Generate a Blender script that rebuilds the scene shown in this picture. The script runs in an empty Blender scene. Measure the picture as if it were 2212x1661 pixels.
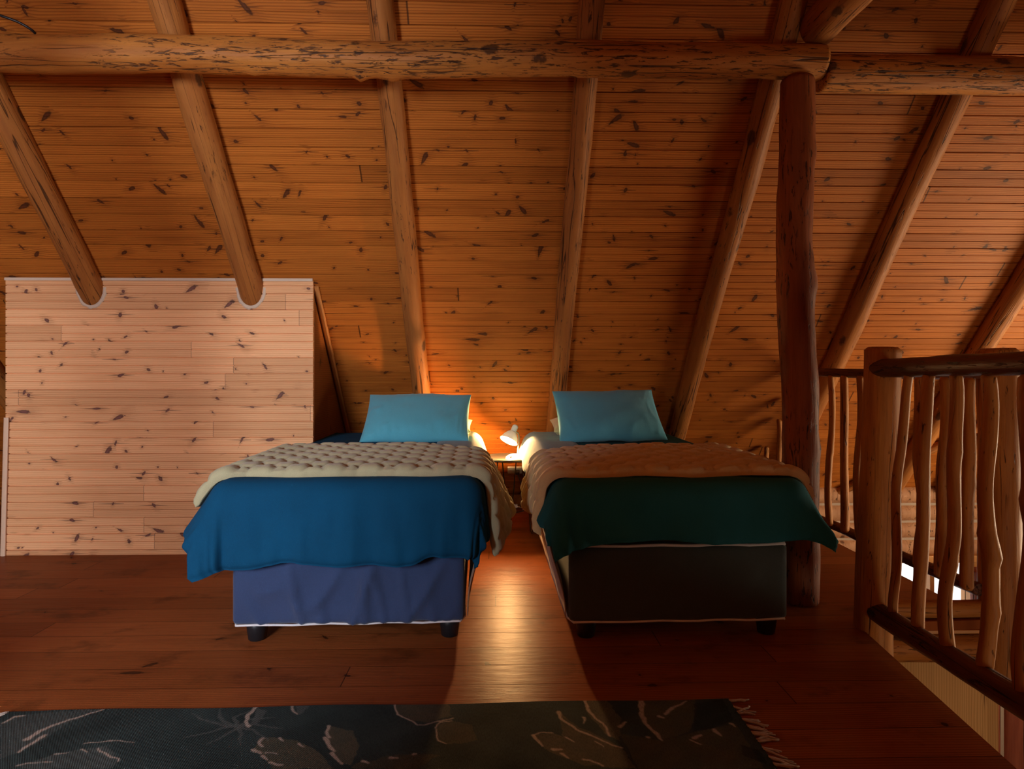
import bpy, bmesh, math, random
import numpy as np
from mathutils import Vector, Matrix, noise

random.seed(7)
C = bpy.context.scene.collection
PI = math.pi
V = Vector

# ------------------------------------------------------------------ camera model
F, CX, HY, H, TH = 1345.0, 1106.0, 800.0, 1.06, math.radians(1.3)
ct, st = math.cos(TH), math.sin(TH)
def on_z(px, py, Z=0.0):
    a = (px - CX) / F; D = (H - Z) * F / (py - HY)
    return V((D * (a * ct + st), D * (ct - a * st), Z))
def on_y(px, py, Y):
    a = (px - CX) / F; D = Y / (ct - a * st)
    return V((D * (a * ct + st), Y, H - (py - HY) / F * D))
def on_x(px, py, X):
    a = (px - CX) / F; D = X / (a * ct + st)
    return V((X, D * (ct - a * st), H - (py - HY) / F * D))
SL = 1.18; RY, RZ = 3.63, 1.593                      # roof: z = RZ - SL * (y - RY)
RA = math.atan(SL)
RN = V((0, -math.sin(RA), -math.cos(RA)))            # into the room
RU = V((0, -math.cos(RA), math.sin(RA)))             # up the slope
def roof_z(y): return RZ - SL * (y - RY)
def roof_y(z): return RY + (RZ - z) / SL
def on_roof(px, py):
    a = (px - CX) / F
    D = (RZ + SL * RY - H) / (-(py - HY) / F + SL * (ct - a * st))
    return V((D * (a * ct + st), D * (ct - a * st), H - (py - HY) / F * D))

cam = bpy.data.cameras.new('camera'); co = bpy.data.objects.new('camera', cam); C.objects.link(co)
co.location = (0, 0, H); co.rotation_euler = (PI / 2, 0, -TH)
cam.sensor_width = 36; cam.lens = 36 * F / 2212; cam.shift_y = -(830.5 - HY) / 2212
cam.clip_start = 0.02; cam.clip_end = 200
bpy.context.scene.camera = co

# ------------------------------------------------------------------ materials
class G:
    def __init__(s, name):
        s.m = bpy.data.materials.new(name); s.m.use_nodes = True
        s.t = s.m.node_tree; s.t.nodes.clear()
        s.out = s.t.nodes.new('ShaderNodeOutputMaterial')
        s.b = s.t.nodes.new('ShaderNodeBsdfPrincipled')
        s.t.links.new(s.b.outputs[0], s.out.inputs[0])
    def n(s, typ, **k):
        o = s.t.nodes.new(typ)
        for a, v in k.items(): setattr(o, a, v)
        return o
    def put(s, sock, v):
        if isinstance(v, bpy.types.NodeSocket): s.t.links.new(v, sock)
        elif v is not None:
            if isinstance(v, (tuple, list)) and len(v) == 3 and sock.type == 'RGBA': v = (*v, 1)
            sock.default_value = v
    def math(s, op, a, b=None, c=None, clamp=False):
        o = s.n('ShaderNodeMath', operation=op, use_clamp=clamp)
        s.put(o.inputs[0], a); s.put(o.inputs[1], b); s.put(o.inputs[2], c)
        return o.outputs[0]
    def add(s, a, b): return s.math('ADD', a, b)
    def mul(s, a, b): return s.math('MULTIPLY', a, b)
    def vm(s, op, a, b):
        o = s.n('ShaderNodeVectorMath', operation=op); s.put(o.inputs[0], a); s.put(o.inputs[1], b); return o.outputs[0]
    def sep(s, v):
        o = s.n('ShaderNodeSeparateXYZ'); s.put(o.inputs[0], v); return o.outputs
    def comb(s, x, y, z=0.0):
        o = s.n('ShaderNodeCombineXYZ'); s.put(o.inputs[0], x); s.put(o.inputs[1], y); s.put(o.inputs[2], z); return o.outputs[0]
    def noise(s, v, scale=1, detail=3, rough=.55, dist=0):
        o = s.n('ShaderNodeTexNoise'); s.put(o.inputs['Vector'], v); o.inputs['Scale'].default_value = scale
        o.inputs['Detail'].default_value = detail; o.inputs['Roughness'].default_value = rough; o.inputs['Distortion'].default_value = dist
        return o.outputs[0]
    def white(s, v):
        o = s.n('ShaderNodeTexWhiteNoise', noise_dimensions='2D'); s.put(o.inputs['Vector'], v); return o.outputs[0]
    def step(s, x, lo, hi):
        o = s.n('ShaderNodeMapRange', interpolation_type='SMOOTHSTEP'); s.put(o.inputs[0], x)
        o.inputs[1].default_value = lo; o.inputs[2].default_value = hi; return o.outputs[0]
    def mix(s, f, a, b, mode='MIX'):
        o = s.n('ShaderNodeMix', data_type='RGBA', blend_type=mode); s.put(o.inputs[0], f); s.put(o.inputs[6], a); s.put(o.inputs[7], b)
        return o.outputs[2]
    def bump(s, h, strength=.3, dist=.005):
        o = s.n('ShaderNodeBump'); o.inputs['Strength'].default_value = strength; o.inputs['Distance'].default_value = dist
        s.put(o.inputs['Height'], h); s.t.links.new(o.outputs[0], s.b.inputs['Normal'])
    def set(s, **k):
        for a, v in k.items(): s.put(s.b.inputs[a.replace('_', ' ')], v)
        return s.m
    def uv(s): return s.n('ShaderNodeTexCoord').outputs['UV']
    def obj(s): return s.n('ShaderNodeTexCoord').outputs['Object']
    def rnd(s): return s.n('ShaderNodeObjectInfo').outputs['Random']

def plank_mat(name, light, grain, knot, pitch=.092, cu=.30, rough=.45, length=2.7, var=.35, knots=1.0, halo=None, coat=0.0, bumpk=.25, scuff=0):
    g = G(name); u, v, _ = g.sep(g.uv())
    i = g.math('FLOOR', g.math('DIVIDE', v, pitch))
    r1 = g.white(g.comb(i, 3.7)); uo = g.add(u, g.mul(r1, 37.0))
    j = g.math('FLOOR', g.math('DIVIDE', uo, length)); r2 = g.white(g.comb(i, j)); r3 = g.white(g.comb(g.add(i, 91.3), j))
    # knots, one voronoi cell per board and about a foot
    wob = g.noise(g.comb(uo, v), 60, 2); w2 = g.mul(g.add(wob, -.5), .012)
    km = hm = tail = None; e = None
    for L_, (cw, shift, big, pres) in enumerate(((cu, 0.0, 1.0, .5 * knots), (cu * .72, 4.37, .55, .38 * knots))):
        su = g.math('DIVIDE', g.add(g.add(uo, w2), shift), cw); sv = g.math('DIVIDE', v, pitch)
        vo = g.n('ShaderNodeTexVoronoi', voronoi_dimensions='2D'); g.put(vo.inputs['Vector'], g.comb(su, sv)); vo.inputs['Scale'].default_value = 1; vo.inputs['Randomness'].default_value = .95
        pu, pv, _ = g.sep(vo.outputs['Position']); cr, cg, cb = g.sep(vo.outputs['Color'])
        du = g.mul(g.add(su, g.mul(pu, -1)), cw); dv_ = g.mul(g.add(sv, g.mul(pv, -1)), pitch)
        ang = g.mul(g.add(cr, -.5), 2.8)
        ca, sa = g.math('COSINE', ang), g.math('SINE', ang)
        ru = g.add(g.mul(du, ca), g.mul(dv_, sa)); rv = g.add(g.mul(dv_, ca), g.mul(g.mul(du, sa), -1))
        spike = g.step(cb, .60, .95)
        ax = g.mul(g.add(g.add(.0075, g.mul(cg, .010)), g.mul(spike, .026)), big); ay = g.mul(g.add(.0055, g.mul(cb, .005)), big)
        # a spike knot is fat at one end
        tap = g.add(1.0, g.mul(g.math('MULTIPLY', g.math('DIVIDE', ru, ax), spike), .5))
        e1 = g.math('DIVIDE', ru, ax); e2 = g.math('DIVIDE', rv, g.mul(ay, g.math('MAXIMUM', tap, .25)))
        ee = g.math('SQRT', g.add(g.mul(e1, e1), g.mul(e2, e2)))
        ee = g.add(ee, g.mul(g.add(wob, -.5), .9))
        present = g.step(g.white(g.comb(g.mul(pu, 7.13), pv)), 1.0 - pres, 1.005 - pres)
        k1 = g.mul(g.step(ee, 1.25, .8), present); h1_ = g.mul(g.step(ee, 4.5, .8), present)
        t1 = g.math('DIVIDE', du, .11); t2 = g.math('DIVIDE', dv_, .0035); te = g.math('SQRT', g.add(g.mul(t1, t1), g.mul(t2, t2)))
        tl = g.mul(g.mul(g.step(te, 1.0, .2), g.step(cg, .55, .75)), present)
        if km is None: km, hm, tail, e, dv = k1, h1_, tl, ee, dv_
        else: km, hm, tail, e = g.math('MAXIMUM', km, k1), g.math('MAXIMUM', hm, h1_), g.math('MAXIMUM', tail, tl), g.math('MINIMUM', e, ee)
    # grain bowed around the knots
    bow = g.mul(hm, .006)
    low = g.noise(g.comb(g.mul(uo, 1.3), g.add(g.mul(v, 9.0), g.mul(r2, 40))), 1, 2)
    ph = g.add(g.mul(g.add(v, g.mul(bow, g.math('SIGN', dv))), 2 * PI / .0115), g.mul(low, 16))
    ring = g.math('POWER', g.add(.5, g.mul(g.math('SINE', ph), .5)), 2.2)
    fine = g.noise(g.comb(g.mul(uo, 4), g.mul(v, 420)), 1, 2, .6)
    blot = g.noise(g.comb(g.mul(uo, 2.0), g.mul(v, 14)), 1, 3)
    gm = g.math('ADD', g.mul(ring, g.add(.34, g.mul(low, .55))), g.mul(g.add(fine, -.45), .8), clamp=True)
    col = g.mix(gm, light, grain)
    col = g.mix(g.mul(g.step(blot, .45, .75), .35), col, grain)
    br = g.add(1 - var * .65, g.mul(r3, var))
    col = g.mix(1.0, col, g.comb(br, g.math('POWER', br, 1.15), g.math('POWER', br, 1.3)), 'MULTIPLY')
    h = halo or tuple(a * .45 + b * .55 for a, b in zip(grain, knot))
    col = g.mix(g.mul(hm, .30), col, h)
    col = g.mix(g.mul(tail, .8), col, knot)
    core = g.mix(g.step(e, .2, .9), tuple(x * 1.9 for x in knot), knot)
    col = g.mix(g.mul(km, .92), col, core)
    # butt joints
    fj = g.math('FRACT', g.math('DIVIDE', uo, length)); jl = g.step(g.math('ABSOLUTE', g.add(fj, -.5)), .4992, .4997)
    col = g.mix(g.mul(jl, .8), col, tuple(x * .6 for x in knot))
    ro = g.add(rough, g.mul(fine, .12))
    if scuff:
        sc = g.step(g.noise(g.comb(u, g.mul(v, 1.5)), 3.5, 5, .65), .52, .72)
        col = g.mix(g.mul(sc, scuff), col, tuple(x * .25 for x in grain))
        fj2 = g.math('FRACT', g.math('DIVIDE', v, pitch)); gl = g.step(g.math('ABSOLUTE', g.add(fj2, -.5)), .485, .497)
        col = g.mix(g.mul(gl, .8), col, tuple(x * .2 for x in grain))
        big = g.noise(g.comb(g.mul(u, 1.5), g.mul(v, 14)), 3, 3)
        ro = g.add(ro, g.mul(big, .10))
        g.bump(g.add(g.add(g.mul(fine, .5), g.mul(gl, -2.0)), g.mul(g.noise(g.comb(u, g.mul(v, 5)), 9, 3), 1.6)), bumpk, .002)
    else:
        g.bump(g.add(g.mul(gm, -.5), g.mul(km, -.3)), bumpk, .002)
    g.set(Base_Color=col, Roughness=ro, Specular_IOR_Level=.03 if scuff else .22, Specular_Tint=(1, .82, .62, 1), Coat_Weight=coat, Coat_Roughness=.22)
    return g.m

def log_mat(name, light, dark, fleck, rough=.5, fl=.62, crack=.5, spec=.22, knotr=.16, gate=.40):
    g = G(name); r = g.rnd(); p = g.vm('ADD', g.obj(), g.comb(g.mul(r, 31), g.mul(r, 17), g.mul(r, 53)))
    x, y, z = g.sep(p)
    def st_(sx, sz): return g.comb(g.mul(x, sx), g.mul(y, sx), g.mul(z, sz))
    big = g.noise(st_(9, 1.5), 1, 3); mid = g.noise(st_(34, 2.4), 1, 3, .6); fine = g.noise(st_(160, 9), 1, 2)
    col = g.mix(g.math('ADD', g.mul(g.step(big, .3, .7), .55), g.mul(g.step(mid, .35, .7), .45), clamp=True), light, dark)
    col = g.mix(g.mul(g.step(fine, .45, .75), .35), col, dark)
    f = g.mul(g.step(g.noise(st_(75, 13), 1, 3, .7, .4), fl, fl + .07), g.step(g.noise(st_(7, 1.6), 1, 2), gate, gate + .14))
    col = g.mix(g.mul(f, .85), col, fleck)
    ck = g.step(g.math('ABSOLUTE', g.add(g.noise(st_(20, .55), 1, 2, .5), -.5)), .012, .003)
    ck = g.mul(ck, g.step(g.noise(st_(3, 1.2), 1, 1), .62 - crack * .3, .7 - crack * .3))
    col = g.mix(g.mul(ck, .8), col, tuple(c * .6 for c in fleck))
    vo = g.n('ShaderNodeTexVoronoi'); g.put(vo.inputs['Vector'], st_(6, 3.2)); vo.inputs['Scale'].default_value = 1
    kd = g.add(vo.outputs['Distance'], g.mul(g.add(g.noise(p, 60, 2), -.5), .12))
    kn = g.step(kd, knotr, knotr * .6)
    col = g.mix(g.mul(kn, .8), col, fleck)
    g.bump(g.add(g.add(g.mul(mid, .7), g.mul(fine, .25)), g.add(g.mul(f, -.7), g.add(g.mul(ck, -1.2), g.mul(kn, .5)))), .55, .006)
    return g.set(Base_Color=col, Roughness=g.add(rough, g.mul(fine, .15)), Specular_IOR_Level=spec)

def cloth_mat(name, col, col2=None, rough=.9, weave=900, wr=.0, sheen=.25, wscale=7):
    g = G(name); p = g.obj(); x, y, z = g.sep(p)
    n = g.noise(p, 5, 3); wv = g.add(g.noise(g.comb(g.mul(x, weave), g.mul(y, weave * .25), g.mul(z, weave * .25)), 1, 1), g.noise(g.comb(g.mul(x, weave * .25), g.mul(y, weave), g.mul(z, weave)), 1, 1))
    c = g.mix(g.step(n, .3, .7), col, col2 or tuple(a * .85 for a in col))
    c = g.mix(g.mul(g.step(wv, .8, 1.2), .25), c, tuple(min(1, a * 1.35) for a in col))
    h = g.mul(wv, .12)
    if wr: h = g.add(h, g.mul(g.noise(g.vm('MULTIPLY', p, (wscale, wscale * .8, wscale * .6)), 1, 3, .5, .8), wr))
    g.bump(h, .5, .01)
    return g.set(Base_Color=c, Roughness=rough, Sheen_Weight=sheen, Sheen_Roughness=.5, Specular_IOR_Level=.25)

def plain(name, col, rough=.5, metal=0, **k):
    g = G(name); n = g.noise(g.obj(), 40, 3)
    c = g.mix(g.mul(n, .35), col, tuple(a * .8 for a in col))
    return g.set(Base_Color=c, Roughness=rough, Metallic=metal, **k)

M = {}
M['roof'] = plank_mat('varnished_pine_lining', (.48, .145, .021), (.22, .052, .007), (.045, .012, .005), var=.26, cu=.25, rough=.5, length=7.3)
M['knee'] = plank_mat('pale_pine_lining', (.92, .50, .255), (.70, .31, .125), (.095, .036, .034), var=.26, cu=.25, rough=.5, length=1.9)
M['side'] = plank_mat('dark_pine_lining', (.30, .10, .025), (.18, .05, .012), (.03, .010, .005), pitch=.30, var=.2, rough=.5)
M['floor'] = plank_mat('stained_floorboards', (.31, .088, .025), (.165, .042, .012), (.030, .009, .004), pitch=.14, cu=.9, rough=.23, length=3.4, var=.32, knots=.5, bumpk=.35, scuff=.55)
M['pale'] = plank_mat('pale_boards', (.70, .40, .15), (.5, .24, .07), (.10, .03, .01), pitch=.24, var=.3, rough=.5)
M['beam'] = log_mat('aged_beam_log', (.50, .19, .036), (.31, .098, .018), (.022, .008, .005), fl=.545, crack=.8, gate=.34)
M['rafter'] = log_mat('rafter_log', (.42, .155, .035), (.26, .082, .018), (.030, .010, .005), fl=.60, crack=.8)
M['post'] = log_mat('red_brown_post', (.30, .082, .022), (.17, .042, .012), (.022, .007, .004), fl=.57, rough=.48, knotr=.12, gate=.34)
M['gold'] = log_mat('golden_pole', (.52, .215, .048), (.29, .095, .020), (.035, .011, .005), fl=.62, rough=.5, crack=.5, knotr=.13)
M['rail'] = log_mat('dark_rail_log', (.17, .050, .018), (.075, .021, .009), (.018, .006, .004), fl=.56, rough=.38, crack=.9)
M['walllog'] = log_mat('wall_log', (.52, .27, .14), (.36, .16, .075), (.07, .022, .01), fl=.64, rough=.55)
M['redlog'] = log_mat('red_log', (.36, .105, .055), (.22, .055, .03), (.07, .02, .012), fl=.68, rough=.55)
M['chink'] = plain('chinking', (.42, .31, .23), .9)
M['caulk'] = plain('caulk', (.66, .50, .38), .8)
M['batten'] = plain('pine_batten', (.50, .20, .055), .45)
M['palebatten'] = plain('pale_edge_strip', (.80, .55, .38), .6)
M['teal'] = cloth_mat('teal_duvet_cotton', (.000, .064, .150), (.000, .055, .130), wr=.10, wscale=9, sheen=.0)
M['tealdark'] = cloth_mat('dark_teal_duvet_cotton', (.013, .115, .140), (.011, .100, .120), wr=.10, wscale=9, sheen=.0)
M['pillow'] = cloth_mat('blue_pillowcase', (.100, .41, .53), (.090, .38, .50), wr=.22, wscale=11)
M['pillow2'] = cloth_mat('grey_blue_pillowcase', (.105, .42, .56), (.095, .39, .53), wr=.16, wscale=9)
M['cream'] = cloth_mat('cream_pillowcase', (.62, .47, .24), wr=.1)
M['sheet'] = cloth_mat('pale_grey_sheet', (.115, .20, .23), (.085, .16, .19), wr=.6, wscale=16)
M['quilt'] = cloth_mat('sage_quilt_cotton', (.47, .44, .27), (.43, .40, .24), wr=.06, wscale=30)
M['quilt2'] = cloth_mat('tan_quilt_cotton', (.64, .49, .25), (.60, .45, .225), wr=.06, wscale=30)
M['navy'] = cloth_mat('navy_bed_base', (.034, .058, .140), (.030, .050, .120), wr=.12, wscale=6, weave=600)
M['char'] = cloth_mat('charcoal_bed_base', (.050, .068, .068), (.044, .060, .060), wr=.07, wscale=5, weave=600)
M['tan'] = cloth_mat('tan_valance', (.36, .22, .15), (.30, .18, .12), wr=.22, wscale=13)
M['piping'] = plain('white_piping', (.75, .74, .76), .7)
M['blackplastic'] = plain('black_plastic', (.012, .013, .016), .4)
M['white'] = plain('white_plastic', (.85, .84, .84), .35)
M['darkmetal'] = plain('dark_metal', (.055, .040, .030), .32, .6)
M['grey'] = plain('grey_metal', (.14, .11, .09), .45, .5)
M['fringe'] = cloth_mat('fringe_cotton', (.42, .33, .27), weave=300)
M['frame'] = plain('pine_frame', (.60, .27, .075), .45)
g = G('glass'); g.set(Base_Color=(1, 1, 1), Roughness=0.0, Transmission_Weight=1.0, IOR=1.02); M['glass'] = g.m
g = G('lamp_bulb'); g.set(Base_Color=(1, .9, .7), Emission_Color=(1, .72, .38), Emission_Strength=55); M['bulb'] = g.m
g = G('rug_weave'); at_ = g.n('ShaderNodeVertexColor', layer_name='pattern')
x, y, z = g.sep(g.obj())
wv = g.mul(g.math('SINE', g.mul(x, 1400)), g.math('SINE', g.mul(y, 1100)))
nz = g.noise(g.comb(g.mul(x, 300), g.mul(y, 80)), 1, 3)
g.bump(g.add(g.mul(wv, .5), nz), .6, .003)
g.set(Base_Color=g.mix(g.step(nz, .35, .75), at_.outputs[0], g.mix(1.0, at_.outputs[0], (.62, .62, .62), 'MULTIPLY')), Roughness=.95, Specular_IOR_Level=.15)
M['rug'] = g.m

g = G('lamp_shade_plastic'); tr = g.n('ShaderNodeBsdfTranslucent'); tr.inputs[0].default_value = (.9, .85, .8, 1)
mx = g.n('ShaderNodeMixShader'); mx.inputs[0].default_value = .06; g.set(Base_Color=(.85, .84, .84), Roughness=.4)
g.t.links.new(g.b.outputs[0], mx.inputs[1]); g.t.links.new(tr.outputs[0], mx.inputs[2]); g.t.links.new(mx.outputs[0], g.out.inputs[0]); M['shade'] = g.m

# ------------------------------------------------------------------ object helpers
def link(name, me, m, parent=None, smooth=True):
    me.name = name
    if m is not None and not me.materials: me.materials.append(m)
    o = bpy.data.objects.new(name, me); C.objects.link(o)
    if smooth:
        for p in me.polygons: p.use_smooth = True
    if parent: o.parent = parent
    return o
def mesh(name, vs, fs, m, parent=None, smooth=True, uvs=None):
    me = bpy.data.meshes.new(name); me.from_pydata([tuple(v) for v in vs], [], fs)
    if uvs is not None:
        l = me.uv_layers.new(name='UVMap')
        for lp in me.loops: l.data[lp.index].uv = uvs[lp.vertex_index]
    me.update()
    return link(name, me, m, parent, smooth)
def tag(o, label, cat, group=None):
    o['label'] = label; o['category'] = cat
    if group: o['group'] = group
    return o
def thing(name, label, cat, loc=(0, 0, 0), rz=0, group=None):
    o = bpy.data.objects.new(name, None); C.objects.link(o); o.location = loc; o.rotation_euler = (0, 0, rz)
    o.empty_display_size = .1
    return tag(o, label, cat, group)
def struct(o):
    o['kind'] = 'structure'; return o

def box_arrays(lo, hi, b=.0):
    bm = bmesh.new(); bmesh.ops.create_cube(bm, size=1)
    lo, hi = V(lo), V(hi)
    for v in bm.verts: v.co = V(((lo[i] + hi[i]) / 2 + v.co[i] * (hi[i] - lo[i])) for i in range(3))
    if b: bmesh.ops.bevel(bm, geom=bm.edges[:], offset=b, segments=2, affect='EDGES', profile=.5)
    return bm
def box(name, lo, hi, m, parent=None, b=.004, uvax=None):
    bm = box_arrays(lo, hi, b); me = bpy.data.meshes.new(name)
    if uvax:
        l = bm.loops.layers.uv.new('UVMap')
        for f in bm.faces:
            for lp in f.loops: lp[l].uv = (lp.vert.co[uvax[0]], lp.vert.co[uvax[1]])
    bm.to_mesh(me); bm.free()
    return link(name, me, m, parent, False)

def log_geo(L, r0, r1, seed, wob=.01, bump=.05, n=18, ds=.05, knobs=(), domed=.5, bendfreq=1.3):
    k = max(4, int(L / ds)); vs = []; fs = []; off = V((seed * 13.7, seed * 7.1, seed * 3.3))
    ts = [0, .012 / L * 1.0] + [(i + .5) / k for i in range(k)] + [1 - .012 / L, 1]
    for q, t in enumerate(ts):
        z = t * L; r = r0 + (r1 - r0) * t
        endf = 1.0
        if q in (0, len(ts) - 1): endf = 1 - .16 * domed
        env = math.sin(PI * min(1, max(0, t))) ** .5 if 0 < t < 1 else 0
        cx = wob * env * 2 * noise.noise(V((z * bendfreq, 0, 0)) + off); cy = wob * env * 2 * noise.noise(V((z * bendfreq, 9, 0)) + off)
        for i in range(n):
            a = 2 * PI * i / n
            rr = r * endf * (1 + bump * 2 * noise.noise(V((math.cos(a) * .9, math.sin(a) * .9, z * 4)) + off) + bump * .8 * noise.noise(V((math.cos(a) * 2.2, math.sin(a) * 2.2, z * 11)) + off))
            for (kt, ka, ks, kh) in knobs:
                da = (a - ka + PI) % (2 * PI) - PI
                rr += kh * math.exp(-((z - kt * L) / ks) ** 2 - (da * r / ks) ** 2)
            vs.append((cx + rr * math.cos(a), cy + rr * math.sin(a), z))
    m = len(ts)
    for j in range(m - 1):
        for i in range(n):
            a, b = j * n + i, j * n + (i + 1) % n
            fs.append((a, b, b + n, a + n))
    fs.append(tuple(range(n - 1, -1, -1))); fs.append(tuple((m - 1) * n + i for i in range(n)))
    return vs, fs
def log(name, p0, p1, r0, r1, m, seed=1, parent=None, **k):
    p0, p1 = V(p0), V(p1); d = p1 - p0
    vs, fs = log_geo(d.length, r0, r1, seed, **k)
    o = mesh(name, vs, fs, m, parent)
    for p in o.data.polygons[-2:]: p.use_smooth = False
    q = d.to_track_quat('Z', 'Y')
    o.matrix_basis = Matrix.Translation(p0 - (parent.location if parent else V())) @ q.to_matrix().to_4x4()
    return o
def tube_geo(pts, r, n=10, close=False):
    pts = [V(p) for p in pts]; vs = []; fs = []
    up = V((0, 0, 1)); m = len(pts)
    for i, p in enumerate(pts):
        t = (pts[min(i + 1, m - 1)] - pts[max(i - 1, 0)]).normalized()
        ref = up if abs(t.z) < .9 else V((1, 0, 0))
        a = t.cross(ref).normalized(); b = a.cross(t)
        rr = r[i] if isinstance(r, (list, tuple)) else r
        for j in range(n):
            w = 2 * PI * j / n; vs.append(p + a * rr * math.cos(w) + b * rr * math.sin(w))
    for i in range(m - 1):
        for j in range(n):
            q, s = i * n + j, i * n + (j + 1) % n
            fs.append((q, s, s + n, q + n))
    fs.append(tuple(range(n - 1, -1, -1))); fs.append(tuple((m - 1) * n + j for j in range(n)))
    return vs, fs
def curve_pts(pts, k=8):
    pts = [V(p) for p in pts]; out = []
    for i in range(len(pts) - 1):
        a, b, c, d = pts[max(i - 1, 0)], pts[i], pts[i + 1], pts[min(i + 2, len(pts) - 1)]
        for s in range(k):
            t = s / k
            out.append(.5 * ((2 * b) + (c - a) * t + (2 * a - 5 * b + 4 * c - d) * t * t + (3 * b - a - 3 * c + d) * t ** 3))
    out.append(pts[-1]); return out
def tube(name, pts, r, m, parent=None, n=10):
    vs, fs = tube_geo(pts, r, n); return mesh(name, vs, fs, m, parent)
def join(parts):
    vs, fs = [], []
    for a, b in parts:
        k = len(vs); vs += list(a); fs += [tuple(i + k for i in f) for f in b]
    return vs, fs
def lathe_geo(prof, n=32):
    vs, fs = [], []
    for r, z in prof:
        for i in range(n): vs.append(V((r * math.cos(2 * PI * i / n), r * math.sin(2 * PI * i / n), z)))
    for j in range(len(prof) - 1):
        for i in range(n):
            a, b = j * n + i, j * n + (i + 1) % n; fs.append((a, b, b + n, a + n))
    if prof[0][0] > 1e-5: fs.append(tuple(range(n - 1, -1, -1)))
    if prof[-1][0] > 1e-5: fs.append(tuple((len(prof) - 1) * n + i for i in range(n)))
    return vs, fs

def lining(name, org, U, W, N, u0, u1, v0, v1, m, pitch=.092, d=.0065, w=.0058, back=.03, v_off=0.0, bead=.5, rev=False, parent=None):
    """boards laid along U, stacked along W, tongue-and-groove joints and a bead cut into them"""
    prof = [(v0, 0)]; i = math.floor((v0 - v_off) / pitch)
    while True:
        for c, dd, ww in ((i * pitch + v_off, d, w), (i * pitch + v_off + pitch * .5, d * bead, w * .8)):
            if v0 + ww < c < v1 - ww:
                prof += [(c - ww / 2, 0), (c - ww * .22, -dd), (c + ww * .22, -dd), (c + ww / 2, 0)]
        i += 1
        if i * pitch + v_off > v1: break
    prof.append((v1, 0)); org, U, W, N = V(org), V(U), V(W), V(N)
    vs, fs, uvs = [], [], []
    for v, h in prof:
        for u in (u0, u1): vs.append(org + U * u + W * v + N * h); uvs.append((u, v - v_off))
    k = len(prof)
    for j in range(k - 1):
        a = 2 * j; f = (a, a + 1, a + 3, a + 2); fs.append(f[::-1] if rev else f)
    b = len(vs)
    for v in (v0, v1):
        for u in (u0, u1): vs.append(org + U * u + W * v - N * back); uvs.append((u, v))
    f = (b, b + 2, b + 3, b + 1); fs.append(f[::-1] if rev else f)
    last = 2 * (k - 1)
    for f in ((0, b, b + 1, 1), (last, last + 1, b + 3, b + 2)): fs.append(f)
    fs.append(tuple(2 * j for j in range(k)) + (b + 2, b)); fs.append(tuple(2 * j + 1 for j in range(k - 1, -1, -1)) + (b + 1, b + 3))
    return mesh(name, vs, fs, m, parent, False, uvs)

# ------------------------------------------------------------------ the room shell
XL, XR, RIDGE = -3.9, 4.6, 1.24
org = V((0, roof_y(0), 0))
o = struct(lining('ceiling', org, (1, 0, 0), RU, RN, XL, XR, -.1, (RIDGE - roof_y(0)) / RU.y, M['roof'], rev=True))
zr = roof_z(RIDGE)
RN2 = V((0, RN.y * -1, RN.z)); RU2 = V((0, math.cos(RA), math.sin(RA)))
yb = RIDGE - zr / SL
vt = (RIDGE - yb) / RU2.y; DX0, DX1, DZ0, DZ1 = -2.62, -1.02, .75, 2.35      # a dormer opens the opposite slope
def yo(z): return yb + z / SL
for a_, b_, v0_, v1_ in ((XL, DX0, -.1, vt), (DX1, XR, -.1, vt), (DX0, DX1, -.1, DZ0 / RU2.z), (DX0, DX1, DZ1 / RU2.z, vt)):
    struct(lining('ceiling', (0, yb, 0), (1, 0, 0), RU2, RN2, a_, b_, v0_, v1_, M['roof']))
struct(box('ceiling', (DX0 - .04, -1.75, DZ1), (DX1 + .04, yo(DZ1), DZ1 + .05), M['roof'], None, 0, (0, 1)))
struct(box('wall_dormer_unseen', (DX0 - .06, -1.75, 0), (DX0, yo(DZ1), DZ1), M['roof'], None, 0, (1, 2)))
struct(box('wall_dormer_unseen', (DX0, -1.85, 0), (DX1, -1.75, DZ1), M['roof'], None, 0, (0, 2)))
def plain_window(name, c, sx, sz, axis):
    w = bpy.data.objects.new(name, None); C.objects.link(w); struct(w); w.location = c
    if axis == 'x': w.rotation_euler = (0, 0, PI / 2)
    prt = []
    for lo, hi in (((-sx / 2 - .06, -.03, sz / 2), (sx / 2 + .06, .03, sz / 2 + .06)), ((-sx / 2 - .06, -.03, -sz / 2 - .06), (sx / 2 + .06, .03, -sz / 2)), ((-sx / 2 - .06, -.03, -sz / 2), (-sx / 2, .03, sz / 2)), ((sx / 2, -.03, -sz / 2), (sx / 2 + .06, .03, sz / 2))):
        bm = box_arrays(lo, hi, .004); prt.append(([v.co.copy() for v in bm.verts], [tuple(v.index for v in f.verts) for f in bm.faces])); bm.free()
    vs, fs = join(prt); mesh('window_frame', vs, fs, M['frame'], w, False)
    box('pane', (-sx / 2, -.004, -sz / 2), (sx / 2, .004, sz / 2), M['glass'], w, 0)
plain_window('window_2', (-1.82, -1.72, 1.55), 1.15, 1.05, 'y')
plain_window('window_3', (4.56, 3.0, .35), 1.15, 1.65, 'x')

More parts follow.
